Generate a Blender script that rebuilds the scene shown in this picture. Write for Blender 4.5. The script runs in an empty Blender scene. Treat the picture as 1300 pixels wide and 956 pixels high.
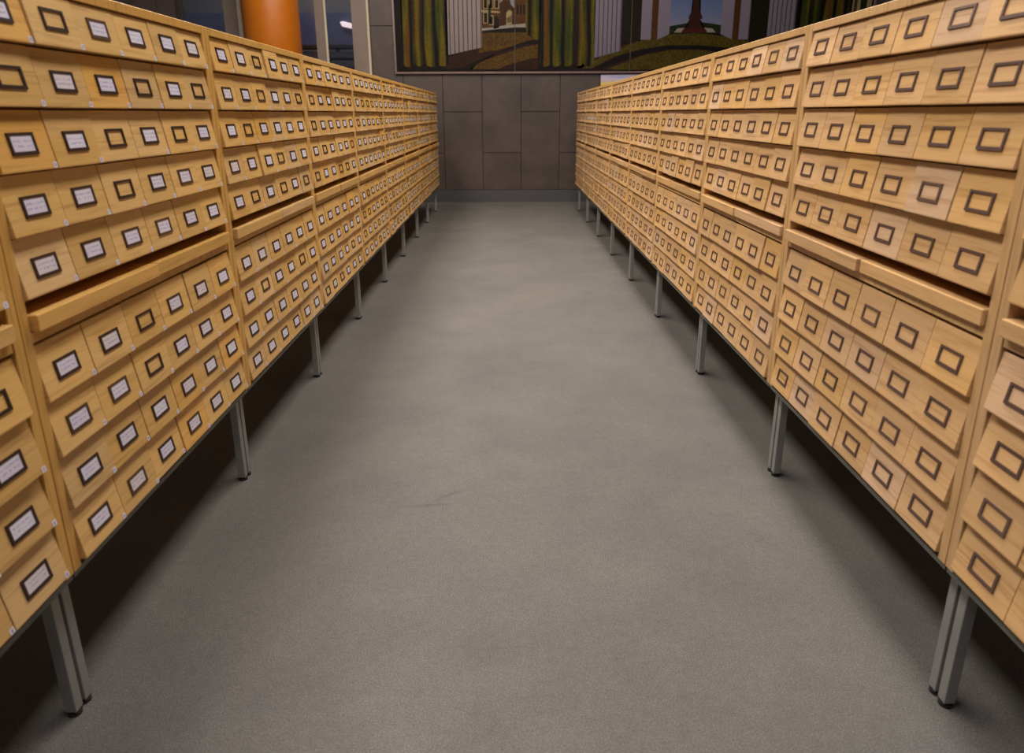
import bpy, math, random
from mathutils import Vector, Matrix
random.seed(7)
C = bpy.context.scene.collection

# ------------------------------------------------------------------ helpers
class MB:
    """collects geometry, then links it as ONE mesh object"""
    def __init__(s): s.v=[]; s.f=[]; s.m=[]
    def box(s,x0,x1,y0,y1,z0,z1,mi=0):
        b=len(s.v)
        s.v+=[(x0,y0,z0),(x1,y0,z0),(x1,y1,z0),(x0,y1,z0),(x0,y0,z1),(x1,y0,z1),(x1,y1,z1),(x0,y1,z1)]
        for q in ((0,3,2,1),(4,5,6,7),(0,1,5,4),(1,2,6,5),(2,3,7,6),(3,0,4,7)):
            s.f.append(tuple(b+i for i in q)); s.m.append(mi)
    def prism(s,prof,y0,y1,mi=0):
        """profile in x,z swept along y (profile counter-clockwise seen from -y)"""
        b=len(s.v); n=len(prof)
        s.v+=[(x,y0,z) for x,z in prof]+[(x,y1,z) for x,z in prof]
        s.f.append(tuple(b+i for i in range(n))); s.m.append(mi)
        s.f.append(tuple(b+n+i for i in reversed(range(n)))); s.m.append(mi)
        for i in range(n):
            j=(i+1)%n
            s.f.append((b+j,b+i,b+n+i,b+n+j)); s.m.append(mi)
    def poly(s,pts,mi=0):
        b=len(s.v); s.v+=list(pts); s.f.append(tuple(range(b,b+len(pts)))); s.m.append(mi)
    def cyl(s,cx,cy,z0,z1,r0,r1,n=24,mi=0):
        b=len(s.v)
        for z,r in ((z0,r0),(z1,r1)):
            s.v+=[(cx+r*math.cos(2*math.pi*i/n),cy+r*math.sin(2*math.pi*i/n),z) for i in range(n)]
        for i in range(n):
            j=(i+1)%n; s.f.append((b+i,b+j,b+n+j,b+n+i)); s.m.append(mi)
        s.f.append(tuple(b+i for i in reversed(range(n)))); s.m.append(mi)
        s.f.append(tuple(b+n+i for i in range(n))); s.m.append(mi)
    def mesh(s,name,mats,bevel=0,seg=1,smooth=False):
        me=bpy.data.meshes.new(name); me.from_pydata(s.v,[],s.f)
        if not isinstance(mats,(list,tuple)): mats=[mats]
        for m in mats: me.materials.append(m)
        for p,mi in zip(me.polygons,s.m): p.material_index=mi; p.use_smooth=smooth
        if bevel:
            import bmesh
            bm=bmesh.new(); bm.from_mesh(me)
            bmesh.ops.bevel(bm,geom=bm.edges[:],offset=bevel,segments=seg,profile=.5,affect='EDGES',clamp_overlap=True)
            bm.to_mesh(me); bm.free()
        me.update()
        return me

def link(name,me,parent=None,loc=(0,0,0),rot=(0,0,0)):
    o=bpy.data.objects.new(name,me); C.objects.link(o); o.parent=parent
    o.location=loc; o.rotation_euler=rot
    return o
def tag(o,label=None,cat=None,group=None,kind=None):
    if label: o['label']=label
    if cat: o['category']=cat
    if group: o['group']=group
    if kind: o['kind']=kind
    return o

# ------------------------------------------------------------------ materials
def newmat(name):
    m=bpy.data.materials.new(name); m.use_nodes=True
    nt=m.node_tree; b=nt.nodes['Principled BSDF']
    return m,nt,b
def N(nt,t,**k):
    n=nt.nodes.new(t)
    for a,v in k.items():
        if a=='op': n.operation=v
        elif a=='blend': n.blend_type=v
        else: setattr(n,a,v)
    return n
def math_(nt,op,a,b=None,clamp=False):
    n=nt.nodes.new('ShaderNodeMath'); n.operation=op; n.use_clamp=clamp
    for i,x in enumerate((a,b)):
        if x is None: continue
        if isinstance(x,(int,float)): n.inputs[i].default_value=x
        else: nt.links.new(x,n.inputs[i])
    return n.outputs[0]
def mix(nt,fac,a,b,blend='MIX'):
    n=nt.nodes.new('ShaderNodeMix'); n.data_type='RGBA'; n.blend_type=blend
    for s,x in ((0,fac),(6,a),(7,b)):
        if isinstance(x,(int,float)): n.inputs[s].default_value=x
        elif isinstance(x,tuple): n.inputs[s].default_value=(*x,1) if len(x)==3 else x
        else: nt.links.new(x,n.inputs[s])
    return n.outputs[2]
def noise(nt,vec,scale,detail=3,rough=.5,dist=0):
    n=nt.nodes.new('ShaderNodeTexNoise'); n.inputs['Scale'].default_value=scale
    n.inputs['Detail'].default_value=detail; n.inputs['Roughness'].default_value=rough
    n.inputs['Distortion'].default_value=dist
    if vec is not None: nt.links.new(vec,n.inputs['Vector'])
    return n.outputs[0]
def ramp(nt,fac,stops):
    n=nt.nodes.new('ShaderNodeValToRGB'); e=n.color_ramp.elements
    while len(e)<len(stops): e.new(.5)
    for el,(p,c) in zip(e,stops):
        el.position=p; el.color=(*c,1) if len(c)==3 else c
    nt.links.new(fac,n.inputs[0]); return n.outputs[0]
def mapping(nt,vec,scale=(1,1,1),loc=None):
    n=nt.nodes.new('ShaderNodeMapping'); n.inputs['Scale'].default_value=scale
    nt.links.new(vec,n.inputs['Vector'])
    if loc is not None: nt.links.new(loc,n.inputs['Location'])
    return n.outputs[0]
def sl(*c): # sRGB 0-255 -> linear
    return tuple(((x/255+.055)/1.055)**2.4 if x/255>.04045 else x/255/12.92 for x in c)

def wood(name,c_main,c_yel,c_pale,grain_axis='y',rough=.38,vary=1.0):
    m,nt,b=newmat(name)
    tc=N(nt,'ShaderNodeTexCoord'); oi=N(nt,'ShaderNodeObjectInfo')
    rnd=oi.outputs['Random']
    off=N(nt,'ShaderNodeCombineXYZ')
    for i,k in enumerate((7.3,23.1,11.7)):
        nt.links.new(math_(nt,'MULTIPLY',rnd,k),off.inputs[i])
    add=N(nt,'ShaderNodeVectorMath',op='ADD'); nt.links.new(tc.outputs['Object'],add.inputs[0]); nt.links.new(off.outputs[0],add.inputs[1])
    v=add.outputs[0]
    sc=(14,1.6,34) if grain_axis=='y' else (14,34,1.6)
    g=noise(nt,mapping(nt,v,sc),2.2,5,.62,.6)
    fine=noise(nt,mapping(nt,v,tuple(x*5 for x in sc)),2.0,2,.5)
    # glued strips
    sp=N(nt,'ShaderNodeSeparateXYZ'); nt.links.new(v,sp.inputs[0])
    st=math_(nt,'FLOOR',math_(nt,'MULTIPLY',sp.outputs[2 if grain_axis=='y' else 1],17.0))
    wn=N(nt,'ShaderNodeTexWhiteNoise'); wn.noise_dimensions='1D'; nt.links.new(st,wn.inputs['W'])
    r2=math_(nt,'FRACT',math_(nt,'MULTIPLY',rnd,37.7))
    tone=ramp(nt,rnd,[(0,c_main),(.55,c_main),(.68,c_yel),(.76,c_main),(1,c_pale)])
    tone=mix(nt,math_(nt,'MULTIPLY',wn.outputs[0],.35*vary),tone,c_pale)
    dark=ramp(nt,g,[(.30,(.66,.58,.48)),(.48,(.96,.95,.93)),(.62,(1.0,1.0,1.0)),(.8,(1.07,1.06,1.04))])
    col=mix(nt,.85,tone,dark,'MULTIPLY')
    fd=ramp(nt,fine,[(.3,(.9,.87,.83)),(.6,(1,1,1))])
    col=mix(nt,.6,col,fd,'MULTIPLY')
    br=math_(nt,'ADD',math_(nt,'MULTIPLY',r2,.20*vary),1.0-.12*vary)
    hs=N(nt,'ShaderNodeHueSaturation'); nt.links.new(col,hs.inputs['Color']); nt.links.new(br,hs.inputs['Value'])
    nt.links.new(hs.outputs[0],b.inputs['Base Color'])
    b.inputs['Roughness'].default_value=rough
    b.inputs['Specular IOR Level'].default_value=.4
    bp=N(nt,'ShaderNodeBump'); bp.inputs['Strength'].default_value=.06; bp.inputs['Distance'].default_value=.002
    nt.links.new(g,bp.inputs['Height']); nt.links.new(bp.outputs[0],b.inputs['Normal'])
    return m

def plain(name,c,rough=.5,metal=0,nscale=0,namt=.15,bump=0,spec=.5):
    m,nt,b=newmat(name)
    b.inputs['Roughness'].default_value=rough; b.inputs['Metallic'].default_value=metal
    b.inputs['Specular IOR Level'].default_value=spec
    if nscale:
        tc=N(nt,'ShaderNodeTexCoord'); n=noise(nt,tc.outputs['Object'],nscale,4,.6)
        lo=tuple(x*(1-namt) for x in c); hi=tuple(min(1,x*(1+namt)) for x in c)
        nt.links.new(ramp(nt,n,[(.3,lo),(.7,hi)]),b.inputs['Base Color'])
        if bump:
            bp=N(nt,'ShaderNodeBump'); bp.inputs['Strength'].default_value=bump; bp.inputs['Distance'].default_value=.003
            nt.links.new(n,bp.inputs['Height']); nt.links.new(bp.outputs[0],b.inputs['Normal'])
    else: b.inputs['Base Color'].default_value=(*c,1)
    return m

W_L=wood('pine_left',sl(222,178,106),sl(224,168,74),sl(218,182,130))
W_R=wood('pine_right',sl(214,171,116),sl(216,170,100),sl(214,178,142))
W_CL=wood('pine_carcass_left',sl(214,166,86),sl(212,160,78),sl(214,172,108),'z',.42,.4)
W_CR=wood('pine_carcass_right',sl(208,166,108),sl(208,162,96),sl(210,172,126),'z',.42,.4)
STEEL=plain('brushed_steel',(.33,.33,.31),.45,.4,9,.12)
DSTEEL=plain('base_rail_steel',(.17,.18,.16),.45,.5,9,.12)
RUBBER=plain('black_rubber',(.012,.012,.012),.6,0,30,.2)
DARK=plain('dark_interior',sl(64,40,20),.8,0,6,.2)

def holder_mat(name,c1,c2):
    m,nt,b=newmat(name); oi=N(nt,'ShaderNodeObjectInfo')
    tc=N(nt,'ShaderNodeTexCoord')
    n=noise(nt,tc.outputs['Object'],60,3,.6)
    c=ramp(nt,oi.outputs['Random'],[(0,c1),(.6,c1),(1,c2)])
    c=mix(nt,math_(nt,'MULTIPLY',n,.5),c,tuple(x*.5 for x in c1))
    nt.links.new(c,b.inputs['Base Color'])
    b.inputs['Metallic'].default_value=.35; b.inputs['Roughness'].default_value=.42
    return m
H_L=holder_mat('bronze_holder_left',sl(62,42,34),sl(112,82,52))
H_R=holder_mat('bronze_holder_right',sl(104,80,72),sl(124,98,84))

# paper card: soft rows of illegible handwriting
def card_mat():
    m,nt,b=newmat('index_card_paper')
    tc=N(nt,'ShaderNodeTexCoord'); oi=N(nt,'ShaderNodeObjectInfo')
    sp=N(nt,'ShaderNodeSeparateXYZ'); nt.links.new(tc.outputs['Object'],sp.inputs[0])
    y=sp.outputs[1]; z=sp.outputs[2]
    row=math_(nt,'FLOOR',math_(nt,'MULTIPLY',z,110.0))
    fr=math_(nt,'FRACT',math_(nt,'MULTIPLY',z,110.0))
    inrow=math_(nt,'MULTIPLY',math_(nt,'GREATER_THAN',fr,.32),math_(nt,'LESS_THAN',fr,.75))
    cv=N(nt,'ShaderNodeCombineXYZ')
    nt.links.new(math_(nt,'ADD',math_(nt,'MULTIPLY',y,230.0),math_(nt,'MULTIPLY',oi.outputs['Random'],500.0)),cv.inputs[0])
    nt.links.new(math_(nt,'MULTIPLY',row,3.7),cv.inputs[1]); nt.links.new(math_(nt,'MULTIPLY',z,260.0),cv.inputs[2])
    n=noise(nt,cv.outputs[0],1.0,2,.6)
    ink=math_(nt,'MULTIPLY',inrow,math_(nt,'GREATER_THAN',n,.5))
    ay=math_(nt,'LESS_THAN',math_(nt,'ABSOLUTE',y),.026); az=math_(nt,'LESS_THAN',math_(nt,'ABSOLUTE',z),.0115)
    ink=math_(nt,'MULTIPLY',ink,math_(nt,'MULTIPLY',ay,az))
    paper=ramp(nt,oi.outputs['Random'],[(0,sl(222,218,232)),(.7,sl(214,208,226)),(1,sl(216,205,205))])
    col=mix(nt,math_(nt,'MULTIPLY',ink,.55),paper,sl(118,112,160))
    nt.links.new(col,b.inputs['Base Color']); b.inputs['Roughness'].default_value=.45
    return m
CARD=card_mat()
def sticker_mat():
    m,nt,b=newmat('sticker_paper')
    tc=N(nt,'ShaderNodeTexCoord'); oi=N(nt,'ShaderNodeObjectInfo')
    sp=N(nt,'ShaderNodeSeparateXYZ'); nt.links.new(tc.outputs['Object'],sp.inputs[0])
    y=sp.outputs[1]; z=sp.outputs[2]
    w=math_(nt,'ADD',math_(nt,'MULTIPLY',oi.outputs['Random'],.0012),.0012)
    a=math_(nt,'LESS_THAN',math_(nt,'ABSOLUTE',y),w); c=math_(nt,'LESS_THAN',math_(nt,'ABSOLUTE',z),.0035)
    col=mix(nt,math_(nt,'MULTIPLY',math_(nt,'MULTIPLY',a,c),.7),sl(216,208,216),sl(96,100,150))
    nt.links.new(col,b.inputs['Base Color']); b.inputs['Roughness'].default_value=.4
    return m
STICK=sticker_mat()

# ------------------------------------------------------------------ card catalogue cabinets
W=1.0425; PITCH=1.045; SIDE=.0256; DEPTH=.44
COLW=(W-2*SIDE)/6
XT,XB=-.0095,.0075                                  # how far the bottom edge of a sloping front stands out
up_b=[1.370-.1138*k for k in range(5)]     # bottoms of the five upper rows
lo_b=[.8265-.1173*(k+1)+.0005 for k in range(4)]
rows=[(up_b[0],.0965)]+[(b,.1095) for b in up_b[1:]]+[(b,.1130) for b in lo_b]

def drawer_mesh(h,mat):
    m=MB(); w=COLW/2-.0011
    m.prism([(-.028,0),(XB-.0004,0),(XB,.003),(XT,h),(-.028,h)],-w,w)
    me0=m.mesh('drawer_front',mat,.0009)
    # tray behind the front
    b=MB(); b.box(-.40,-.0285,-w+.004,-w+.012,.006,h-.02); b.box(-.40,-.0285,w-.012,w-.004,.006,h-.02)
    b.box(-.40,-.0285,-w+.012,w-.012,.006,.012)
    import bmesh
    bm=bmesh.new(); bm.from_mesh(me0)
    bm2=b.mesh('tray',mat); bm.from_mesh(bm2)
    me=bpy.data.meshes.new('drawer'); bm.to_mesh(me); bm.free(); me.materials.append(mat)
    return me
def holder_mesh(mat):
    m=MB(); w=.0378; h=.0204; t=.0066
    m.box(0,.0026,-w,w,h-t*.8,h); m.box(0,.0030,-w,w,-h,-h+t)
    m.box(0,.0028,-w,-w+t,-h+t,h-t*.8); m.box(0,.0028,w-t,w,-h+t,h-t*.8)
    return m.mesh('label_holder',mat)
def card_mesh():
    m=MB(); m.box(0,.0009,-.0312,.0312,-.0140,.0150); return m.mesh('index_card',CARD)
def sticker_mesh():
    m=MB(); m.box(0,.0005,-.0062,.0062,-.0058,.0058); return m.mesh('number_sticker',STICK)
def carcass_mesh(mat):
    m=MB()
    for y in (0,W-SIDE): m.box(-DEPTH,0,y,y+SIDE,.344,1.4906)
    m.box(-DEPTH,-.001,SIDE,W-SIDE,1.4690,1.4905)           # top
    m.box(-DEPTH,-.012,SIDE,W-SIDE,.3445,.3565)             # bottom
    m.box(-DEPTH,-.0025,SIDE,W-SIDE,.8305,.8515)            # rail under the writing boards
    m.box(-DEPTH,-.030,SIDE,W-SIDE,.9000,.9100)             # rail above the writing boards
    m.box(-DEPTH,-DEPTH+.006,SIDE,W-SIDE,.357,1.469,1)      # back
    for b,h in rows[:-1]:                                    # runners between the rows
        if abs(b-up_b[4])>.01: m.box(-DEPTH+.006,-.024,SIDE,W-SIDE,b-.0032,b+.0,1)
    return m.mesh('carcass',[mat,DARK],.0012)
def board_mesh(mat):
    m=MB(); L=(W-2*SIDE)/2-.006
    m.box(-.38,.010,-L/2,L/2,0,.0335); return m.mesh('writing_board',mat,.0022,2)
def leg_mesh():
    m=MB(); m.box(-.0125,.0125,-.0125,.0125,.012,.331)
    return m.mesh('leg',STEEL,.0012)
def foot_mesh():
    m=MB(); m.cyl(0,0,0,.007,.0148,.0148,20); m.cyl(0,0,.007,.0125,.008,.008,12); return m.mesh('foot',RUBBER)
def base_mesh():
    m=MB()
    m.box(-.045,-.004,.002,W-.002,.331,.3435); m.box(-DEPTH+.02,-DEPTH+.045,.002,W-.002,.331,.3435)
    m.box(-DEPTH+.045,-.045,.002,.027,.331,.3435); m.box(-DEPTH+.045,-.045,W-.027,W-.002,.331,.3435)
    return m.mesh('base_frame',DSTEEL)

LEG=leg_mesh(); FOOT=foot_mesh(); BASE=base_mesh(); CARDM=card_mesh(); STICKM=sticker_mesh()
kit={}
for side,wm,cm,hm in (('L',W_L,W_CL,H_L),('R',W_R,W_CR,H_R)):
    kit[side]=dict(car=carcass_mesh(cm),board=board_mesh(wm),hold=holder_mesh(hm),
                   dr={h:drawer_mesh(h,wm) for h in (.0965,.1095,.1130)})
# c = holder with a white card, e = empty holder; rows from the top, columns towards the back wall
cards={
 0:['cccecc','ccecce','cccece','cceccc','cccccc','ccccce','cccccc','cccccc','cccccc'],
 1:['cecccc','eccece','ccecec','cceccc','cccccc','cceccc','cceccc','cccccc','cccccc'],
 2:['cceccc','ccecce','cecccc','cccecc','cecece','cccccc','ceccec','cccccc','cccccc'],
 3:['cccccc','ecccce','eccccc','ceccce','ecceec','cccccc','cccccc','ccccec','ecercc'.replace('r','c')],
 4:['cccccc','ceeecc','ecccce','cccccc','cccccc','ceccce','eeccee','eccecc','cccecc'],
}
def make_cabinet(side,idx,x,y,label):
    k=kit[side]
    root=bpy.data.objects.new('card_cabinet',None); C.objects.link(root)
    root.empty_display_size=.2
    if side=='L': root.location=(x,y,0)
    else: root.location=(x,y+W,0); root.rotation_euler=(0,0,math.pi)
    tag(root,label,'card cabinet','card catalogue cabinets along the '+('left' if side=='L' else 'right')+' side of the aisle')
    link('carcass',k['car'],root)
    link('base_frame',BASE,root)
    for lx in (-.053,-DEPTH+.053):
        for ly in (.0165,W-.0165):
            l=link('leg',LEG,root,(lx,ly,0)); link('foot',FOOT,l)
    for q in (0,1):
        L=(W-2*SIDE)/2
        link('writing_board',k['board'],root,(random.uniform(-.002,.006)+(.002 if side=='L' else 0),SIDE+L*(q+.5),.8525))
    rr=random.Random(idx*31+(5 if side=='L' else 900))
    for r,(zb,h) in enumerate(rows):
        for c in range(6):
            pull=rr.choice((0,0,.001,.002,.003)) + (rr.uniform(.003,.006) if rr.random()<.05 else 0)
            d=link('drawer',k['dr'][h],root,(pull,SIDE+COLW*(c+.5),zb+rr.uniform(-.0006,.0006)))
            zc=.050+rr.uniform(-.001,.001)
            xs=XB+(XT-XB)*zc/h+.0004
            tl=math.atan((XB-XT)/h)
            hy=rr.uniform(-.002,.002)
            link('label_holder',k['hold'],d,(xs,hy,zc),(0,-tl,0))
            cc=c if side=='L' else 5-c
            if side=='L': has=(cards[idx][r][c]=='c') if idx in cards else rr.random()<.72
            else: has=(idx==7 and (r==2 and c>0)) or (idx==7 and r==3 and c==5) or (idx==5 and r==6 and c==0)
            if has: link('index_card',CARDM,d,(xs+.0005,hy,zc),(0,-tl,0))
            if side=='L' and idx<=5 and rr.random()<.95:
                z2=.0075; link('number_sticker',STICKM,d,(XB+(XT-XB)*z2/h+.0005,COLW/2-.0078,z2),(0,-tl,0))
    return root

XL=-.895; XR=.905; Y1=2.3126
ordn=['nearest','second','third','fourth','fifth','sixth','seventh','eighth','farthest']
noteL=['mostly outside the photo','over half in view','','','','','','','next to the stone wall']
noteR=['mostly outside the photo','bare label holders','','','','','','','next to the stone wall']
def lab(side,i):
    n=(noteL if side=='left' else noteR)[i]
    return f'{"yellow" if side=="left" else "pale"} pine cabinet in the {side} row, {ordn[i]} from camera'+(', '+n if n else '')
for i in range(9):
    y=Y1+PITCH*(i-2)-.0030
    make_cabinet('L',i,XL,y,lab('left',i))
for i in range(9):
    y=Y1+PITCH*(i-2)+.0008
    make_cabinet('R',i,XR,y,lab('right',i))

# ------------------------------------------------------------------ floor, walls, ceiling
YB=10.686
def floor_mat():
    m,nt,b=newmat('grey_speckled_floor')
    tc=N(nt,'ShaderNodeTexCoord'); o=tc.outputs['Object']
    fine=noise(nt,o,260,3,.7); mid=noise(nt,o,45,4,.6); big=noise(nt,o,1.6,4,.6,.4); med=noise(nt,o,7,4,.6,.3)
    c=ramp(nt,fine,[(.28,sl(76,73,70)),(.5,sl(98,95,91)),(.75,sl(126,123,118))])
    c=mix(nt,.5,c,ramp(nt,mid,[(.3,(.80,.80,.80)),(.7,(1.12,1.12,1.12))]),'MULTIPLY')
    c=mix(nt,.7,c,ramp(nt,big,[(.3,(.80,.79,.82)),(.7,(1.13,1.12,1.07))]),'MULTIPLY')
    c=mix(nt,.5,c,ramp(nt,med,[(.3,(.88,.88,.88)),(.65,(1.06,1.06,1.06))]),'MULTIPLY')
    # two faint rubbed marks on the floor
    sp=N(nt,'ShaderNodeSeparateXYZ'); nt.links.new(o,sp.inputs[0]); X,Y=sp.outputs[0],sp.outputs[1]
    wob=math_(nt,'MULTIPLY',math_(nt,'SUBTRACT',med,.5),.05)
    for xc,yc,hw,sl_ in ((-.27,2.10,.11,.12),(-.20,2.17,.07,.75)):
        dx=math_(nt,'SUBTRACT',X,xc)
        dy=math_(nt,'SUBTRACT',math_(nt,'ADD',Y,wob),yc)
        dd=math_(nt,'ABSOLUTE',math_(nt,'SUBTRACT',dy,math_(nt,'MULTIPLY',dx,sl_)))
        a=math_(nt,'SUBTRACT',1.0,math_(nt,'DIVIDE',dd,.013),True)
        e=math_(nt,'SUBTRACT',1.0,math_(nt,'DIVIDE',math_(nt,'ABSOLUTE',dx),hw),True)
        c=mix(nt,math_(nt,'MULTIPLY',math_(nt,'MULTIPLY',a,e),.45),c,(.05,.046,.045))
    nt.links.new(c,b.inputs['Base Color']); b.inputs['Roughness'].default_value=.75
    b.inputs['Specular IOR Level'].default_value=.25
    bp=N(nt,'ShaderNodeBump'); bp.inputs['Strength'].default_value=.25; bp.inputs['Distance'].default_value=.002
    nt.links.new(fine,bp.inputs['Height']); nt.links.new(bp.outputs[0],b.inputs['Normal'])
    return m
m=MB(); m.box(-7,7,-3,YB+4,-.05,0); tag(link('floor',m.mesh('floor',floor_mat())),'grey speckled hard floor of the aisle',None,None,'structure')

def stone_mat():
    m,nt,b=newmat('brown_grey_stone')
    tc=N(nt,'ShaderNodeTexCoord'); o=tc.outputs['Object']
    sp=N(nt,'ShaderNodeSeparateXYZ'); nt.links.new(o,sp.inputs[0])
    sx=math_(nt,'FLOOR',math_(nt,'DIVIDE',math_(nt,'ADD',sp.outputs[0],.9+5.52),.552))
    wn=N(nt,'ShaderNodeTexWhiteNoise'); wn.noise_dimensions='1D'; nt.links.new(sx,wn.inputs['W'])
    n=noise(nt,o,2.5,6,.6,.5); n2=noise(nt,o,60,3,.6)
    c=ramp(nt,n,[(.25,sl(58,46,43)),(.5,sl(73,60,55)),(.75,sl(86,72,63))])
    c=mix(nt,.4,c,ramp(nt,n2,[(.3,(.85,.85,.85)),(.7,(1.1,1.1,1.1))]),'MULTIPLY')
    c=mix(nt,.5,c,ramp(nt,wn.outputs[0],[(0,(.9,.9,.92)),(1,(1.08,1.06,1.04))]),'MULTIPLY')
    nt.links.new(c,b.inputs['Base Color']); b.inputs['Roughness'].default_value=.45
    return m
STONE=stone_mat()
JOINT=plain('stone_joint',sl(40,33,30),.9,0,20,.2)
m=MB()
CW=.552; x0=-.9-CW
SH=1.13
def slabs(m,xa,xb,zmax,zmin=.172):
    m.box(xa,xb,YB+.012,YB+.20,zmin,zmax,1)
    i0=math.floor((xa+.9)/CW); x=-.9+i0*CW; i=i0
    while x<xb-.01:
        a=max(x,xa); bb=min(x+CW,xb)
        z=(1.265 if i%2==0 else .700)-2*SH
        while z<zmax:
            za=max(z,zmin); zb=min(z+SH,zmax)
            if zb-za>.02 and bb-a>.02: m.box(a+.0035,bb-.0035,YB,YB+.015,za+.0035,zb-.0035,0)
            z+=SH
        x+=CW; i+=1
slabs(m,-1.87,7.0,4.8)
slabs(m,-7.0,-4.48,4.8)
tag(link('wall_back',m.mesh('wall_back',[STONE,JOINT],.0015)),'dark brown-grey stone slab wall at the end of the aisle',None,None,'structure')
m=MB()
gm=plain('granite_skirting',sl(74,72,74),.4,0,120,.5)
m.box(-1.87,7,YB-.012,YB+.02,0,.170); m.box(-7,-4.48,YB-.012,YB+.02,0,.170)
tag(link('baseboard_back',m.mesh('baseboard_back',gm,.002)),'dark speckled granite skirting',None,None,'structure')
CEIL=plain('ceiling_paint',sl(150,145,140),.8,0,4,.05)
m=MB(); m.box(-7,7,-3,YB+4,4.8,4.9); tag(link('ceiling',m.mesh('ceiling',CEIL)),'ceiling',None,None,'structure')

# glazed part of the back wall ------------------------------------------------
ALU=plain('beige_aluminium',sl(124,108,97),.5,.1,8,.06)
WHT=plain('cream_edge_strip',sl(190,180,156),.5,0,8,.06)
DFR=plain('dark_frame',sl(60,52,44),.5,.2,8,.1)
def glass_mat():
    m=bpy.data.materials.new('tinted_glass'); m.use_nodes=True; nt=m.node_tree; nt.nodes.clear()
    out=N(nt,'ShaderNodeOutputMaterial'); tr=N(nt,'ShaderNodeBsdfTransparent'); gl=N(nt,'ShaderNodeBsdfGlossy')
    tr.inputs[0].default_value=(.74,.73,.76,1); gl.inputs['Roughness'].default_value=.02; gl.inputs[0].default_value=(.85,.9,1,1)
    fr=N(nt,'ShaderNodeFresnel'); fr.inputs[0].default_value=1.6
    mx=N(nt,'ShaderNodeMixShader'); nt.links.new(fr.outputs[0],mx.inputs[0]); nt.links.new(tr.outputs[0],mx.inputs[1]); nt.links.new(gl.outputs[0],mx.inputs[2])
    nt.links.new(mx.outputs[0],out.inputs[0]); return m
GLASS=glass_mat()
def post(x0,x1,mat,yo=0,n='trim_1'):
    m=MB(); m.box(x0,x1,YB-.03+yo,YB+(.05 if not yo else -.031),0,4.8); o=link(n,m.mesh(n,mat,.003)); tag(o,None,None,None,'structure'); return o
post(-4.48,-4.41,DFR,0,'trim_1')
post(-3.85,-3.655,ALU,0,'trim_2'); post(-3.655,-3.60,WHT,-.02,'trim_3')
post(-2.615,-2.485,ALU,0,'trim_4'); post(-2.485,-2.455,WHT,-.02,'trim_5')
post(-2.115,-1.87,ALU,0,'trim_6'); post(-1.905,-1.875,WHT,-.02,'trim_7')
for i,(a,b_) in enumerate(((-4.41,-3.85),(-3.655,-2.615),(-2.485,-2.115))):
    m=MB(); m.box(a,b_,YB+.02,YB+.03,0,4.8)
    w=link(f'window_{i+1}',m.mesh('window',GLASS)); tag(w,None,None,None,'structure')
# dim corridor behind the glass
m=MB(); m.box(-7,-1.5,YB+2.4,YB+2.5,0,4.8)
COR=plain('corridor_wall_paint',sl(112,108,104),.8,0,1.5,.12)
tag(link('wall_corridor',m.mesh('wall_corridor',COR)),None,None,None,'structure')
# low louvred radiator cover seen through the glass
sh=bpy.data.objects.new('radiator_cover',None); C.objects.link(sh); sh.location=(-3.3,YB+2.1,0)
tag(sh,'dark slatted radiator cover behind the glass beside the orange column','radiator cover')
m=MB()
for k in range(15): m.box(-1.5,1.5,-.02,.0,.10+k*.145,.20+k*.145)
link('slat_panel',m.mesh('slat_panel',plain('dark_slats',sl(84,80,82),.6,0,9,.1),.004),sh)
m=MB(); m.box(-1.54,1.54,-.04,.25,2.28,2.33); link('cover_top',m.mesh('cover_top',DFR,.004),sh)
m=MB()
for x in (-1.5,-.5,.5,1.5): m.box(x-.03,x+.03,0,.04,0,2.28)
link('support_post',m.mesh('support_post',DFR,.003),sh)
m=MB(); m.box(-6.8,-1.6,YB+2.38,YB+2.40,2.36,2.86)
tag(link('trim_8',m.mesh('trim_8',plain('blue_grey_band',sl(96,98,122),.4,0,2,.15),.003)),None,None,None,'structure')
glare=bpy.data.objects.new('glass_glare',None); C.objects.link(glare); glare.location=(-2.62,YB+2.375,2.66)  # added glowing shape imitating a ceiling light's reflection in the glass
tag(glare,'added glowing shape for a light reflected in the glass left of the mural','glare')
em=bpy.data.materials.new('glare_glow'); em.use_nodes=True
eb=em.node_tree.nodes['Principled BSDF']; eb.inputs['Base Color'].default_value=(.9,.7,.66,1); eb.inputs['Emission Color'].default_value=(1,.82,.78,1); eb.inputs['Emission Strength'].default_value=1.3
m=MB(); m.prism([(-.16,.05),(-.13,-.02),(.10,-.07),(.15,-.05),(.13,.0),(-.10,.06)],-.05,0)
me=m.mesh('glare_shape',em,.01,2); link('glare_shape',me,glare)
m=MB(); m.box(-.04,.04,-.02,.004,-.03,.03); link('glare_backing',m.mesh('glare_backing',DFR,.002),glare)

# orange column -------------------------------------------------------------
def orange_mat():
    m,nt,b=newmat('orange_lacquer'); tc=N(nt,'ShaderNodeTexCoord'); n=noise(nt,tc.outputs['Object'],3,4,.6)
    nt.links.new(ramp(nt,n,[(.3,sl(178,94,0)),(.7,sl(188,104,1))]),b.inputs['Base Color']); b.inputs['Roughness'].default_value=.45; return m
m=MB(); m.cyl(0,0,.12,4.8,.362,.362,64); me=m.mesh('column_shaft',orange_mat(),0)
for p in me.polygons: p.use_smooth=len(p.vertices)==4
col=bpy.data.objects.new('round_column',None); C.objects.link(col); col.location=(-3.09,YB-.42,0)
tag(col,'round orange column in front of the glass wall, left background','column')
link('shaft',me,col)
m=MB(); m.cyl(0,0,0,.12,.375,.375,64); link('plinth',m.mesh('plinth',gm),col)

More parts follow.
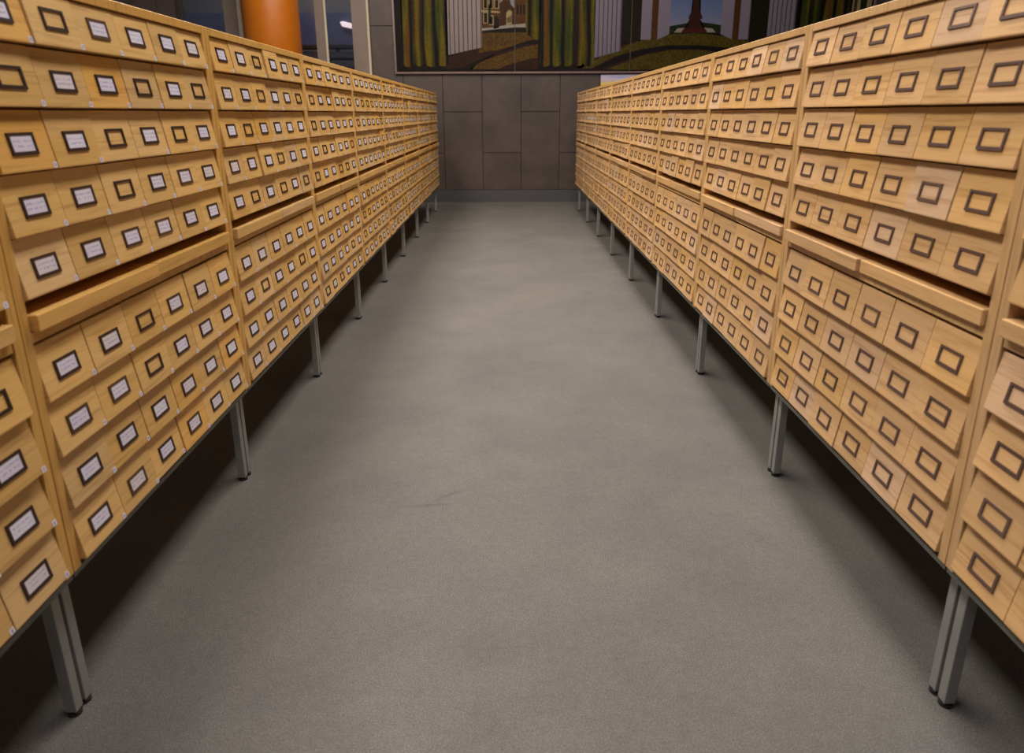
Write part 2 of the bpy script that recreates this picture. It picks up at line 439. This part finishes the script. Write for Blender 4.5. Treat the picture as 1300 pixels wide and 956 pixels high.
# ------------------------------------------------------------------ mural
# art coordinates: u to the right and v upwards from the mural's lower left corner, 1 unit ~ 1 cm
MX,MZ=-1.525,1.800
SU,SV=.010905,.010142
def P(u,v,layer): return (u*SU,-layer*.0004,v*SV)
def mosaic(name,c1,c2,c3,scale=90,rough=.55):
    m,nt,b=newmat(name); tc=N(nt,'ShaderNodeTexCoord')
    vo=N(nt,'ShaderNodeTexVoronoi'); vo.inputs['Scale'].default_value=scale; nt.links.new(tc.outputs['Object'],vo.inputs['Vector'])
    sp=N(nt,'ShaderNodeSeparateColor'); nt.links.new(vo.outputs['Color'],sp.inputs[0])
    c=ramp(nt,sp.outputs[0],[(0,c1),(.5,c2),(1,c3)])
    n=noise(nt,tc.outputs['Object'],6,3,.5)
    c=mix(nt,.6,c,ramp(nt,n,[(.3,(.7,.7,.7)),(.7,(1.2,1.15,1.05))]),'MULTIPLY')
    nt.links.new(c,b.inputs['Base Color']); b.inputs['Roughness'].default_value=rough; b.inputs['Specular IOR Level'].default_value=.15
    return m
def grad(name,stops,v0,v1,rough=.6):
    m,nt,b=newmat(name); tc=N(nt,'ShaderNodeTexCoord'); sp=N(nt,'ShaderNodeSeparateXYZ'); nt.links.new(tc.outputs['Object'],sp.inputs[0])
    f=math_(nt,'DIVIDE',math_(nt,'SUBTRACT',sp.outputs[2],v0*SV),(v1-v0)*SV,True)
    n=noise(nt,tc.outputs['Object'],7,3,.5)
    f=math_(nt,'ADD',f,math_(nt,'MULTIPLY',math_(nt,'SUBTRACT',n,.5),.15),True)
    nt.links.new(ramp(nt,f,stops),b.inputs['Base Color']); b.inputs['Roughness'].default_value=rough; b.inputs['Specular IOR Level'].default_value=.15; return m
def s3(*a):
    k=.62 if min(a)>85 else .27
    return tuple(x*k for x in sl(*a))
def curtain_mat():
    m,nt,b=newmat('mural_curtain_folds'); tc=N(nt,'ShaderNodeTexCoord'); o=tc.outputs['Object']
    sp=N(nt,'ShaderNodeSeparateXYZ'); nt.links.new(o,sp.inputs[0])
    n=noise(nt,mapping(nt,o,(3,1,.5)),1.3,2,.5)
    ph=math_(nt,'ADD',math_(nt,'MULTIPLY',sp.outputs[0],39.0),math_(nt,'MULTIPLY',n,4.5))
    w=math_(nt,'ADD',math_(nt,'MULTIPLY',math_(nt,'SINE',ph),.5),.5)
    w2=math_(nt,'ADD',math_(nt,'MULTIPLY',math_(nt,'SINE',math_(nt,'MULTIPLY',ph,2.3)),.5),.5)
    f=math_(nt,'ADD',math_(nt,'MULTIPLY',w,.78),math_(nt,'MULTIPLY',w2,.22))
    hue=noise(nt,mapping(nt,o,(9,1,.8)),1.0,1,.5)
    gold=ramp(nt,hue,[(.36,s3(88,104,22)),(.5,s3(166,144,20)),(.62,s3(150,104,30))])
    c=mix(nt,ramp(nt,f,[(.15,(0,0,0)),(.75,(1,1,1))]),s3(16,10,4),gold)
    vo=N(nt,'ShaderNodeTexVoronoi'); vo.inputs['Scale'].default_value=80; nt.links.new(o,vo.inputs['Vector'])
    sc_=N(nt,'ShaderNodeSeparateColor'); nt.links.new(vo.outputs['Color'],sc_.inputs[0])
    c=mix(nt,.7,c,ramp(nt,sc_.outputs[0],[(0,(.6,.6,.6)),(1,(1.45,1.4,1.3))]),'MULTIPLY')
    nt.links.new(c,b.inputs['Base Color']); b.inputs['Roughness'].default_value=.6; b.inputs['Specular IOR Level'].default_value=.15
    return m
A=dict(
 curt=curtain_mat(),
 bg=mosaic('mural_dark_brown',s3(22,10,6),s3(34,16,8),s3(48,24,10)),
 cur_d=mosaic('mural_curtain_dark',s3(30,24,6),s3(40,36,10),s3(56,36,12)),
 cur_g=mosaic('mural_curtain_gold',s3(96,84,14),s3(122,104,22),s3(140,120,30)),
 cur_n=mosaic('mural_curtain_green',s3(44,70,18),s3(64,86,20),s3(86,100,24)),
 cur_b=mosaic('mural_curtain_brown',s3(84,54,18),s3(100,66,22),s3(70,44,14)),
 white=grad('mural_white_column',[(0,s3(148,132,130)),(1,s3(176,160,158))],0,120),
 lil=grad('mural_lilac_pillar',[(0,s3(128,118,136)),(1,s3(156,144,160))],0,120),
 flute=mosaic('mural_flute_shade',s3(92,76,74),s3(104,88,86),s3(84,70,70)),
 ochre=mosaic('mural_ochre_ground',s3(110,74,16),s3(170,122,24),s3(70,40,10)),
 brown=mosaic('mural_brown_ground',s3(72,34,14),s3(92,46,16),s3(52,24,10)),
 dark=mosaic('mural_dark_path',s3(26,14,8),s3(38,20,8),s3(30,14,6)),  # dark path bands and ground tones of the picture
 olive=mosaic('mural_olive_hill',s3(100,88,12),s3(150,126,24),s3(50,46,10)),
 foli=mosaic('mural_dark_foliage',s3(30,26,8),s3(60,42,12),s3(40,44,12)),
 brick=mosaic('mural_brick_house',s3(132,78,26),s3(150,92,36),s3(110,60,20)),
 brick2=mosaic('mural_far_house',s3(116,66,26),s3(96,52,20),s3(130,84,40)),
 stone=mosaic('mural_pale_trim',s3(186,160,112),s3(170,146,100),s3(196,176,130)),
 pane=mosaic('mural_house_opening',s3(60,30,14),s3(44,24,12),s3(72,40,16)),
 street=grad('mural_street',[(0,s3(150,140,126)),(1,s3(170,160,148))],40,60),
 sky=grad('mural_sky',[(0,s3(150,142,160)),(.35,s3(120,132,170)),(1,s3(86,112,170))],52,110),
 sky2=grad('mural_street_sky',[(0,s3(170,160,160)),(1,s3(140,138,160))],60,110),
 ora=mosaic('mural_orange_strip',s3(122,72,24),s3(136,84,30),s3(104,58,18)),
 mon=mosaic('mural_monument',s3(84,38,22),s3(98,46,26),s3(68,28,18)),
 red=mosaic('mural_red_step',s3(120,36,22),s3(138,46,28),s3(96,30,20)),
 lawn=mosaic('mural_lawn',s3(44,58,20),s3(62,74,26),s3(38,48,18)),
)
keys=list(A); mats=[A[k] for k in keys]; ix={k:i for i,k in enumerate(keys)}
TOP=255.0
polys=[]       # (key, layer, [(u,v)...])  pixel-free: metres follow from SU, SV
def add(k,l,pts): polys.append((k,l,pts))
def rect(k,l,u0,u1,v0,v1): add(k,l,[(u0,v0),(u1,v0),(u1,v1),(u0,v1)])
def smooth_band(k,l,lower,upper):
    add(k,l,lower+upper[::-1])
rect('bg',0,0,600,0,TOP)
def fluted(u0,u1,v0,v1,k='white',n=8):
    add(k,4,[(u0,v0),(u1,v1),(u1,TOP),(u0,TOP)])
    w=(u1-u0)/n
    for i in range(n):
        a=u0+w*(i+.72); t=(a-u0)/(u1-u0); vb=v0+(v1-v0)*t
        add('flute',5,[(a,vb),(a+w*.22,vb+.2),(a+w*.22,TOP),(a,TOP)])
def curtain(u0,u1,v0,seed,n):
    r=random.Random(seed); w=(u1-u0)/n
    add('curt',4,[(u0,v0+4),(u1,v0+4),(u1-1,(v0+TOP)*.3),(u1,TOP),(u0,TOP),(u0+1.5,(v0+TOP)*.3)])
    for i in range(n):
        c=u0+w*(i+.5); d=r.uniform(-1.2,1.2)
        add('curt',4,[(c-w*.36,v0+.8+d),(c,v0-.4+d),(c+w*.36,v0+.8+d),(c+w*.5,v0+4),(c-w*.5,v0+4)])
# --- ground of the first half
smooth_band('brown',1,[(62,4),(100,4),(180,4)],[(62,18),(110,32),(180,50)])
smooth_band('ochre',2,[(104,24),(130,28),(160,36),(182,43)],[(109,50),(130,52),(150,52),(182,50)])
smooth_band('dark',3,[(74,3),(84,6),(102,14),(130,24),(158,33),(182,36)],[(96,3),(104,12),(120,21),(146,32),(165,39),(182,42)][::1])
add('ochre',3,[(92,3),(180,3),(180,35),(165,32),(140,24),(112,14),(98,7)])
add('brown',4,[(128,3),(180,3),(180,18),(160,14),(140,8)])
# --- street with houses
rect('sky2',2,109,166,58,TOP)
add('brick',3,[(109,50),(132,58),(132,88),(130,98),(128,110),(109,118)])
for (a,b_,c,d) in ((112,116,62,74),(119,123,60,70),(112,116,80,92),(119,123,80,92),(126,130,80,90)):
    rect('stone',4,a-1,b_+1,c-1,d+1); rect('pane',5,a,b_,c,d)
add('stone',4,[(109,75),(132,74),(132,76),(109,78)]); add('stone',4,[(109,96),(131,94),(131,96),(109,99)])
add('pane',5,[(124,54),(131,56),(131,67),(128,71),(124,68)])
add('lawn',5,[(117,60),(120,60),(121,86),(118,84)])
add('brick2',3,[(132,56),(150,58),(150,80),(146,84),(144,92),(136,90),(132,86)])
add('stone',4,[(140,59),(147,60),(147,76),(143,78),(140,74)])
for q in range(4): rect('pane',5,141+q*1.5,142+q*1.5,62,68+q)
add('brick',3,[(150,57),(166,57),(166,125),(152,118),(150,96)])
for q in range(3): rect('pane',4,153+q*4,155.4+q*4,72,84); rect('pane',4,153+q*4,155.4+q*4,92,104) if q<3 else None
add('street',5,[(109,52),(130,54),(150,56),(182,56),(182,63),(155,60),(140,59),(122,56),(109,55)])
add('dark',5,[(109,49.5),(182,50),(182,54),(130,53),(109,51.5)])
fluted(64,109,21,31,'white',8)
curtain(8,66,7,3,4)
add('curt',8,[(164,60),(166,48),(172,42),(178,40),(182,42),(182,TOP),(166,TOP)])
add('dark',2,[(178,4),(252,4),(252,TOP),(178,TOP)])
curtain(182,252,6,5,5)
# --- second half
smooth_band('olive',1,[(235,3),(560,3)],[(235,4),(460,4)])
smooth_band('brown',2,[(225,2),(330,2),(500,2)],[(235,8),(285,34),(500,40)])
smooth_band('olive',3,[(250,4),(280,20),(310,28),(345,33),(385,33),(420,30),(460,22)],[(236,4),(270,24),(305,38),(345,47),(385,48),(430,42),(470,34)])
smooth_band('dark',4,[(262,3),(290,14),(320,23),(350,28),(385,28),(430,22),(470,12)],[(248,3),(280,18),(310,27),(345,33),(385,33),(430,28),(470,20)])
add('olive',4,[(268,2),(470,2),(470,12),(430,21),(385,27),(350,27),(320,22),(295,13)])
fluted(252,285,17,26,'lil',6)
rect('foli',3,285,310,38,TOP)
def side_pillars(u,sgn):
    rect('lil',4,min(u,u+13*sgn),max(u,u+13*sgn),40,TOP)
    a=u+13*sgn; rect('ora',5,min(a,a+8*sgn),max(a,a+8*sgn),40,TOP)
    b_=a+8*sgn; c=b_+15*sgn
    pts=[(b_,40),(c,47),(c,TOP),(b_,TOP)]; add('lil',4,pts if sgn>0 else pts[::-1])
side_pillars(310,1); side_pillars(447,-1)
rect('sky',2,346,411,50,TOP)
add('lawn',4,[(346,48),(411,48),(411,58),(400,60),(385,62),(370,61),(346,57)])
add('street',5,[(352,49),(405,49),(400,54),(378,56),(356,54)])
# monument: stepped base and tapering shaft
add('red',6,[(361,49),(394,49),(392,53),(363,53)])
add('mon',7,[(364,53),(391,53),(386,58),(384,66),(371,66),(369,58)])
add('mon',7,[(369,66),(387,66),(386,70),(384,73),(371,73),(370,70)])
add('mon',7,[(372,73),(384,73),(382,78),(381,TOP-120),(375,TOP-120),(374,78)])
add('mon',8,[(371,TOP-120),(385,TOP-120),(383,TOP-112),(373,TOP-112)])
rect('foli',3,447,470,36,TOP)
fluted(470,504,20,10,'lil',6)
curtain(508,572,6,9,5)
rect('stone',5,574,584,40,110); rect('brick',6,576,580,60,100); rect('lawn',6,585,592,40,110); rect('stone',6,592,598,60,112)

# clip to the four panels so that each panel is one flat board of its own
def clip(poly,u,keep_right):
    out=[]
    for i in range(len(poly)):
        a=poly[i]; b_=poly[(i+1)%len(poly)]
        ia=(a[0]>=u) if keep_right else (a[0]<=u); ib=(b_[0]>=u) if keep_right else (b_[0]<=u)
        if ia: out.append(a)
        if ia!=ib:
            t=(u-a[0])/(b_[0]-a[0]); out.append((u,a[1]+t*(b_[1]-a[1])))
    return out
import bmesh
mural=bpy.data.objects.new('mosaic_mural',None); C.objects.link(mural); mural.location=(MX,YB-.012,MZ)
tag(mural,'framed mosaic mural of green curtains, white columns and a street on the stone wall','mural')
edges=[0,150.7,297.7,446.3,600]
for i in range(4):
    a,b_=edges[i]+(.35 if i else 0),edges[i+1]-.35
    bm=bmesh.new()
    for k,l,pts in polys:
        q=clip(clip(pts,a,True),b_,False)
        if len(q)<3: continue
        ar=sum(q[j][0]*q[(j+1)%len(q)][1]-q[(j+1)%len(q)][0]*q[j][1] for j in range(len(q)))
        if abs(ar)<.02: continue
        if ar<0: q=q[::-1]
        try:
            vs=[bm.verts.new(P(u,v,l+1)) for u,v in q]
            f=bm.faces.new(vs); f.material_index=ix[k]
        except Exception: pass
    bmesh.ops.triangulate(bm,faces=bm.faces[:])
    # backing board
    x0_,x1_=a*SU,b_*SU
    vs=[bm.verts.new(p) for p in ((x0_,0,0),(x1_,0,0),(x1_,0,TOP*SV),(x0_,0,TOP*SV),(x0_,.010,0),(x1_,.010,0),(x1_,.010,TOP*SV),(x0_,.010,TOP*SV))]
    for q in ((0,1,2,3),(5,4,7,6),(4,5,1,0),(3,2,6,7),(4,0,3,7),(1,5,6,2)): bm.faces.new([vs[j] for j in q]).material_index=0
    me=bpy.data.meshes.new('picture_panel'); bm.to_mesh(me); bm.free()
    for mm in mats: me.materials.append(mm)
    link('picture_panel',me,mural)
FRM=plain('pinkish_metal_frame',sl(128,104,100),.38,.5,12,.12)
SEAM=plain('panel_seam_strip',sl(84,70,56),.5,.2,12,.12)
m=MB(); Lw=600*SU; Hh=TOP*SV; t=.028
m.box(-t,Lw+t,-.035,.010,-t,-.001); m.box(-t,Lw+t,-.035,.010,Hh+.001,Hh+t); m.box(-t,-.001,-.035,.010,-.001,Hh+.001); m.box(Lw+.001,Lw+t,-.035,.010,-.001,Hh+.001)
link('frame',m.mesh('frame',FRM,.002),mural)
for e in edges[1:-1]:
    m=MB(); m.box(-.0035,.0035,-.016,-.003,0,Hh); link('seam_strip',m.mesh('seam_strip',SEAM),mural,(e*SU,0,0))

# poster under the mural --------------------------------------------------------
def poster_mat():
    m,nt,b=newmat('poster_print'); tc=N(nt,'ShaderNodeTexCoord'); sp=N(nt,'ShaderNodeSeparateXYZ'); nt.links.new(tc.outputs['Object'],sp.inputs[0])
    x,z=sp.outputs[0],sp.outputs[2]
    n=noise(nt,tc.outputs['Object'],5,4,.6)
    base=ramp(nt,math_(nt,'ADD',math_(nt,'DIVIDE',z,.75,True),math_(nt,'MULTIPLY',math_(nt,'SUBTRACT',n,.5),.12)),
        [(0,sl(150,120,40)),(.76,sl(196,160,60)),(.84,sl(220,190,70)),(.90,sl(196,180,190)),(1,sl(186,180,206))])
    cv=N(nt,'ShaderNodeCombineXYZ'); nt.links.new(math_(nt,'MULTIPLY',x,60.0),cv.inputs[0]); nt.links.new(math_(nt,'MULTIPLY',z,25.0),cv.inputs[2])
    t=math_(nt,'GREATER_THAN',noise(nt,cv.outputs[0],1.2,2,.5),.45)
    band=math_(nt,'MULTIPLY',math_(nt,'GREATER_THAN',z,.705),math_(nt,'LESS_THAN',z,.725))
    bx=math_(nt,'MULTIPLY',math_(nt,'GREATER_THAN',x,.10),math_(nt,'LESS_THAN',x,.60))
    nt.links.new(mix(nt,math_(nt,'MULTIPLY',math_(nt,'MULTIPLY',band,bx),math_(nt,'MULTIPLY',t,.5)),base,sl(110,120,190)),b.inputs['Base Color'])
    b.inputs['Roughness'].default_value=.4; return m
m=MB(); m.box(0,.95,-.006,0,0,.75)
tag(link('poster',m.mesh('poster',poster_mat()),None,(1.325,YB-.005,1.005)),'lilac and yellow poster on the stone wall behind the right row of cabinets','poster')

# ------------------------------------------------------------------ lights
def area(loc,sx,sy,e,col,rot=(0,0,0)):
    l=bpy.data.lights.new('ceiling_or_fill_lamp','AREA'); l.shape='RECTANGLE'; l.size=sx; l.size_y=sy; l.energy=e; l.color=col
    o=bpy.data.objects.new('ceiling_or_fill_lamp',l); C.objects.link(o); o.location=loc; o.rotation_euler=rot; return o
warm=(1,.93,.84)
area((-1.75,5.2,4.6),1.0,6.3,325,warm)
area((.55,5.2,4.6),1.0,6.3,265,warm)
area((-1.5,.4,4.6),1.0,2.6,80,(.98,.94,1))
area((.5,.4,4.6),1.0,2.6,60,(.98,.94,1))
area((-3.0,YB+1.3,4.6),2.5,.8,70,(.92,.95,1))      # added fill light, brightens the corridor behind the glass
w=bpy.data.worlds.new('World'); bpy.context.scene.world=w; w.use_nodes=True
w.node_tree.nodes['Background'].inputs[0].default_value=(.95,.93,1,1); w.node_tree.nodes['Background'].inputs[1].default_value=.12

# ------------------------------------------------------------------ camera
f,pt,yw,rl=907.31,.3089,.0059,-.0038
fh=Vector((math.sin(yw),math.cos(yw),0)); r0=Vector((math.cos(yw),-math.sin(yw),0)); Z=Vector((0,0,1))
fwd=fh*math.cos(pt)-Z*math.sin(pt); u0=fh*math.sin(pt)+Z*math.cos(pt)
right=r0*math.cos(rl)+u0*math.sin(rl); up=u0*math.cos(rl)-r0*math.sin(rl)
cd=bpy.data.cameras.new('camera'); cam=bpy.data.objects.new('camera',cd); C.objects.link(cam)
M=Matrix((( right.x,up.x,-fwd.x,0),(right.y,up.y,-fwd.y,0),(right.z,up.z,-fwd.z,1.2421),(0,0,0,1)))
cam.matrix_world=M
cd.sensor_fit='HORIZONTAL'; cd.sensor_width=36; cd.lens=36*f/1300; cd.shift_y=-44.5/1300
cd.clip_start=.02
cd.dof.use_dof=True; cd.dof.focus_distance=3.0; cd.dof.aperture_fstop=4.0
sc=bpy.context.scene; sc.camera=cam
sc.view_settings.view_transform='Standard'; sc.view_settings.look='None'; sc.view_settings.exposure=0
sc.cycles.max_bounces=6
try: sc.cycles.use_denoising=True
except Exception: pass
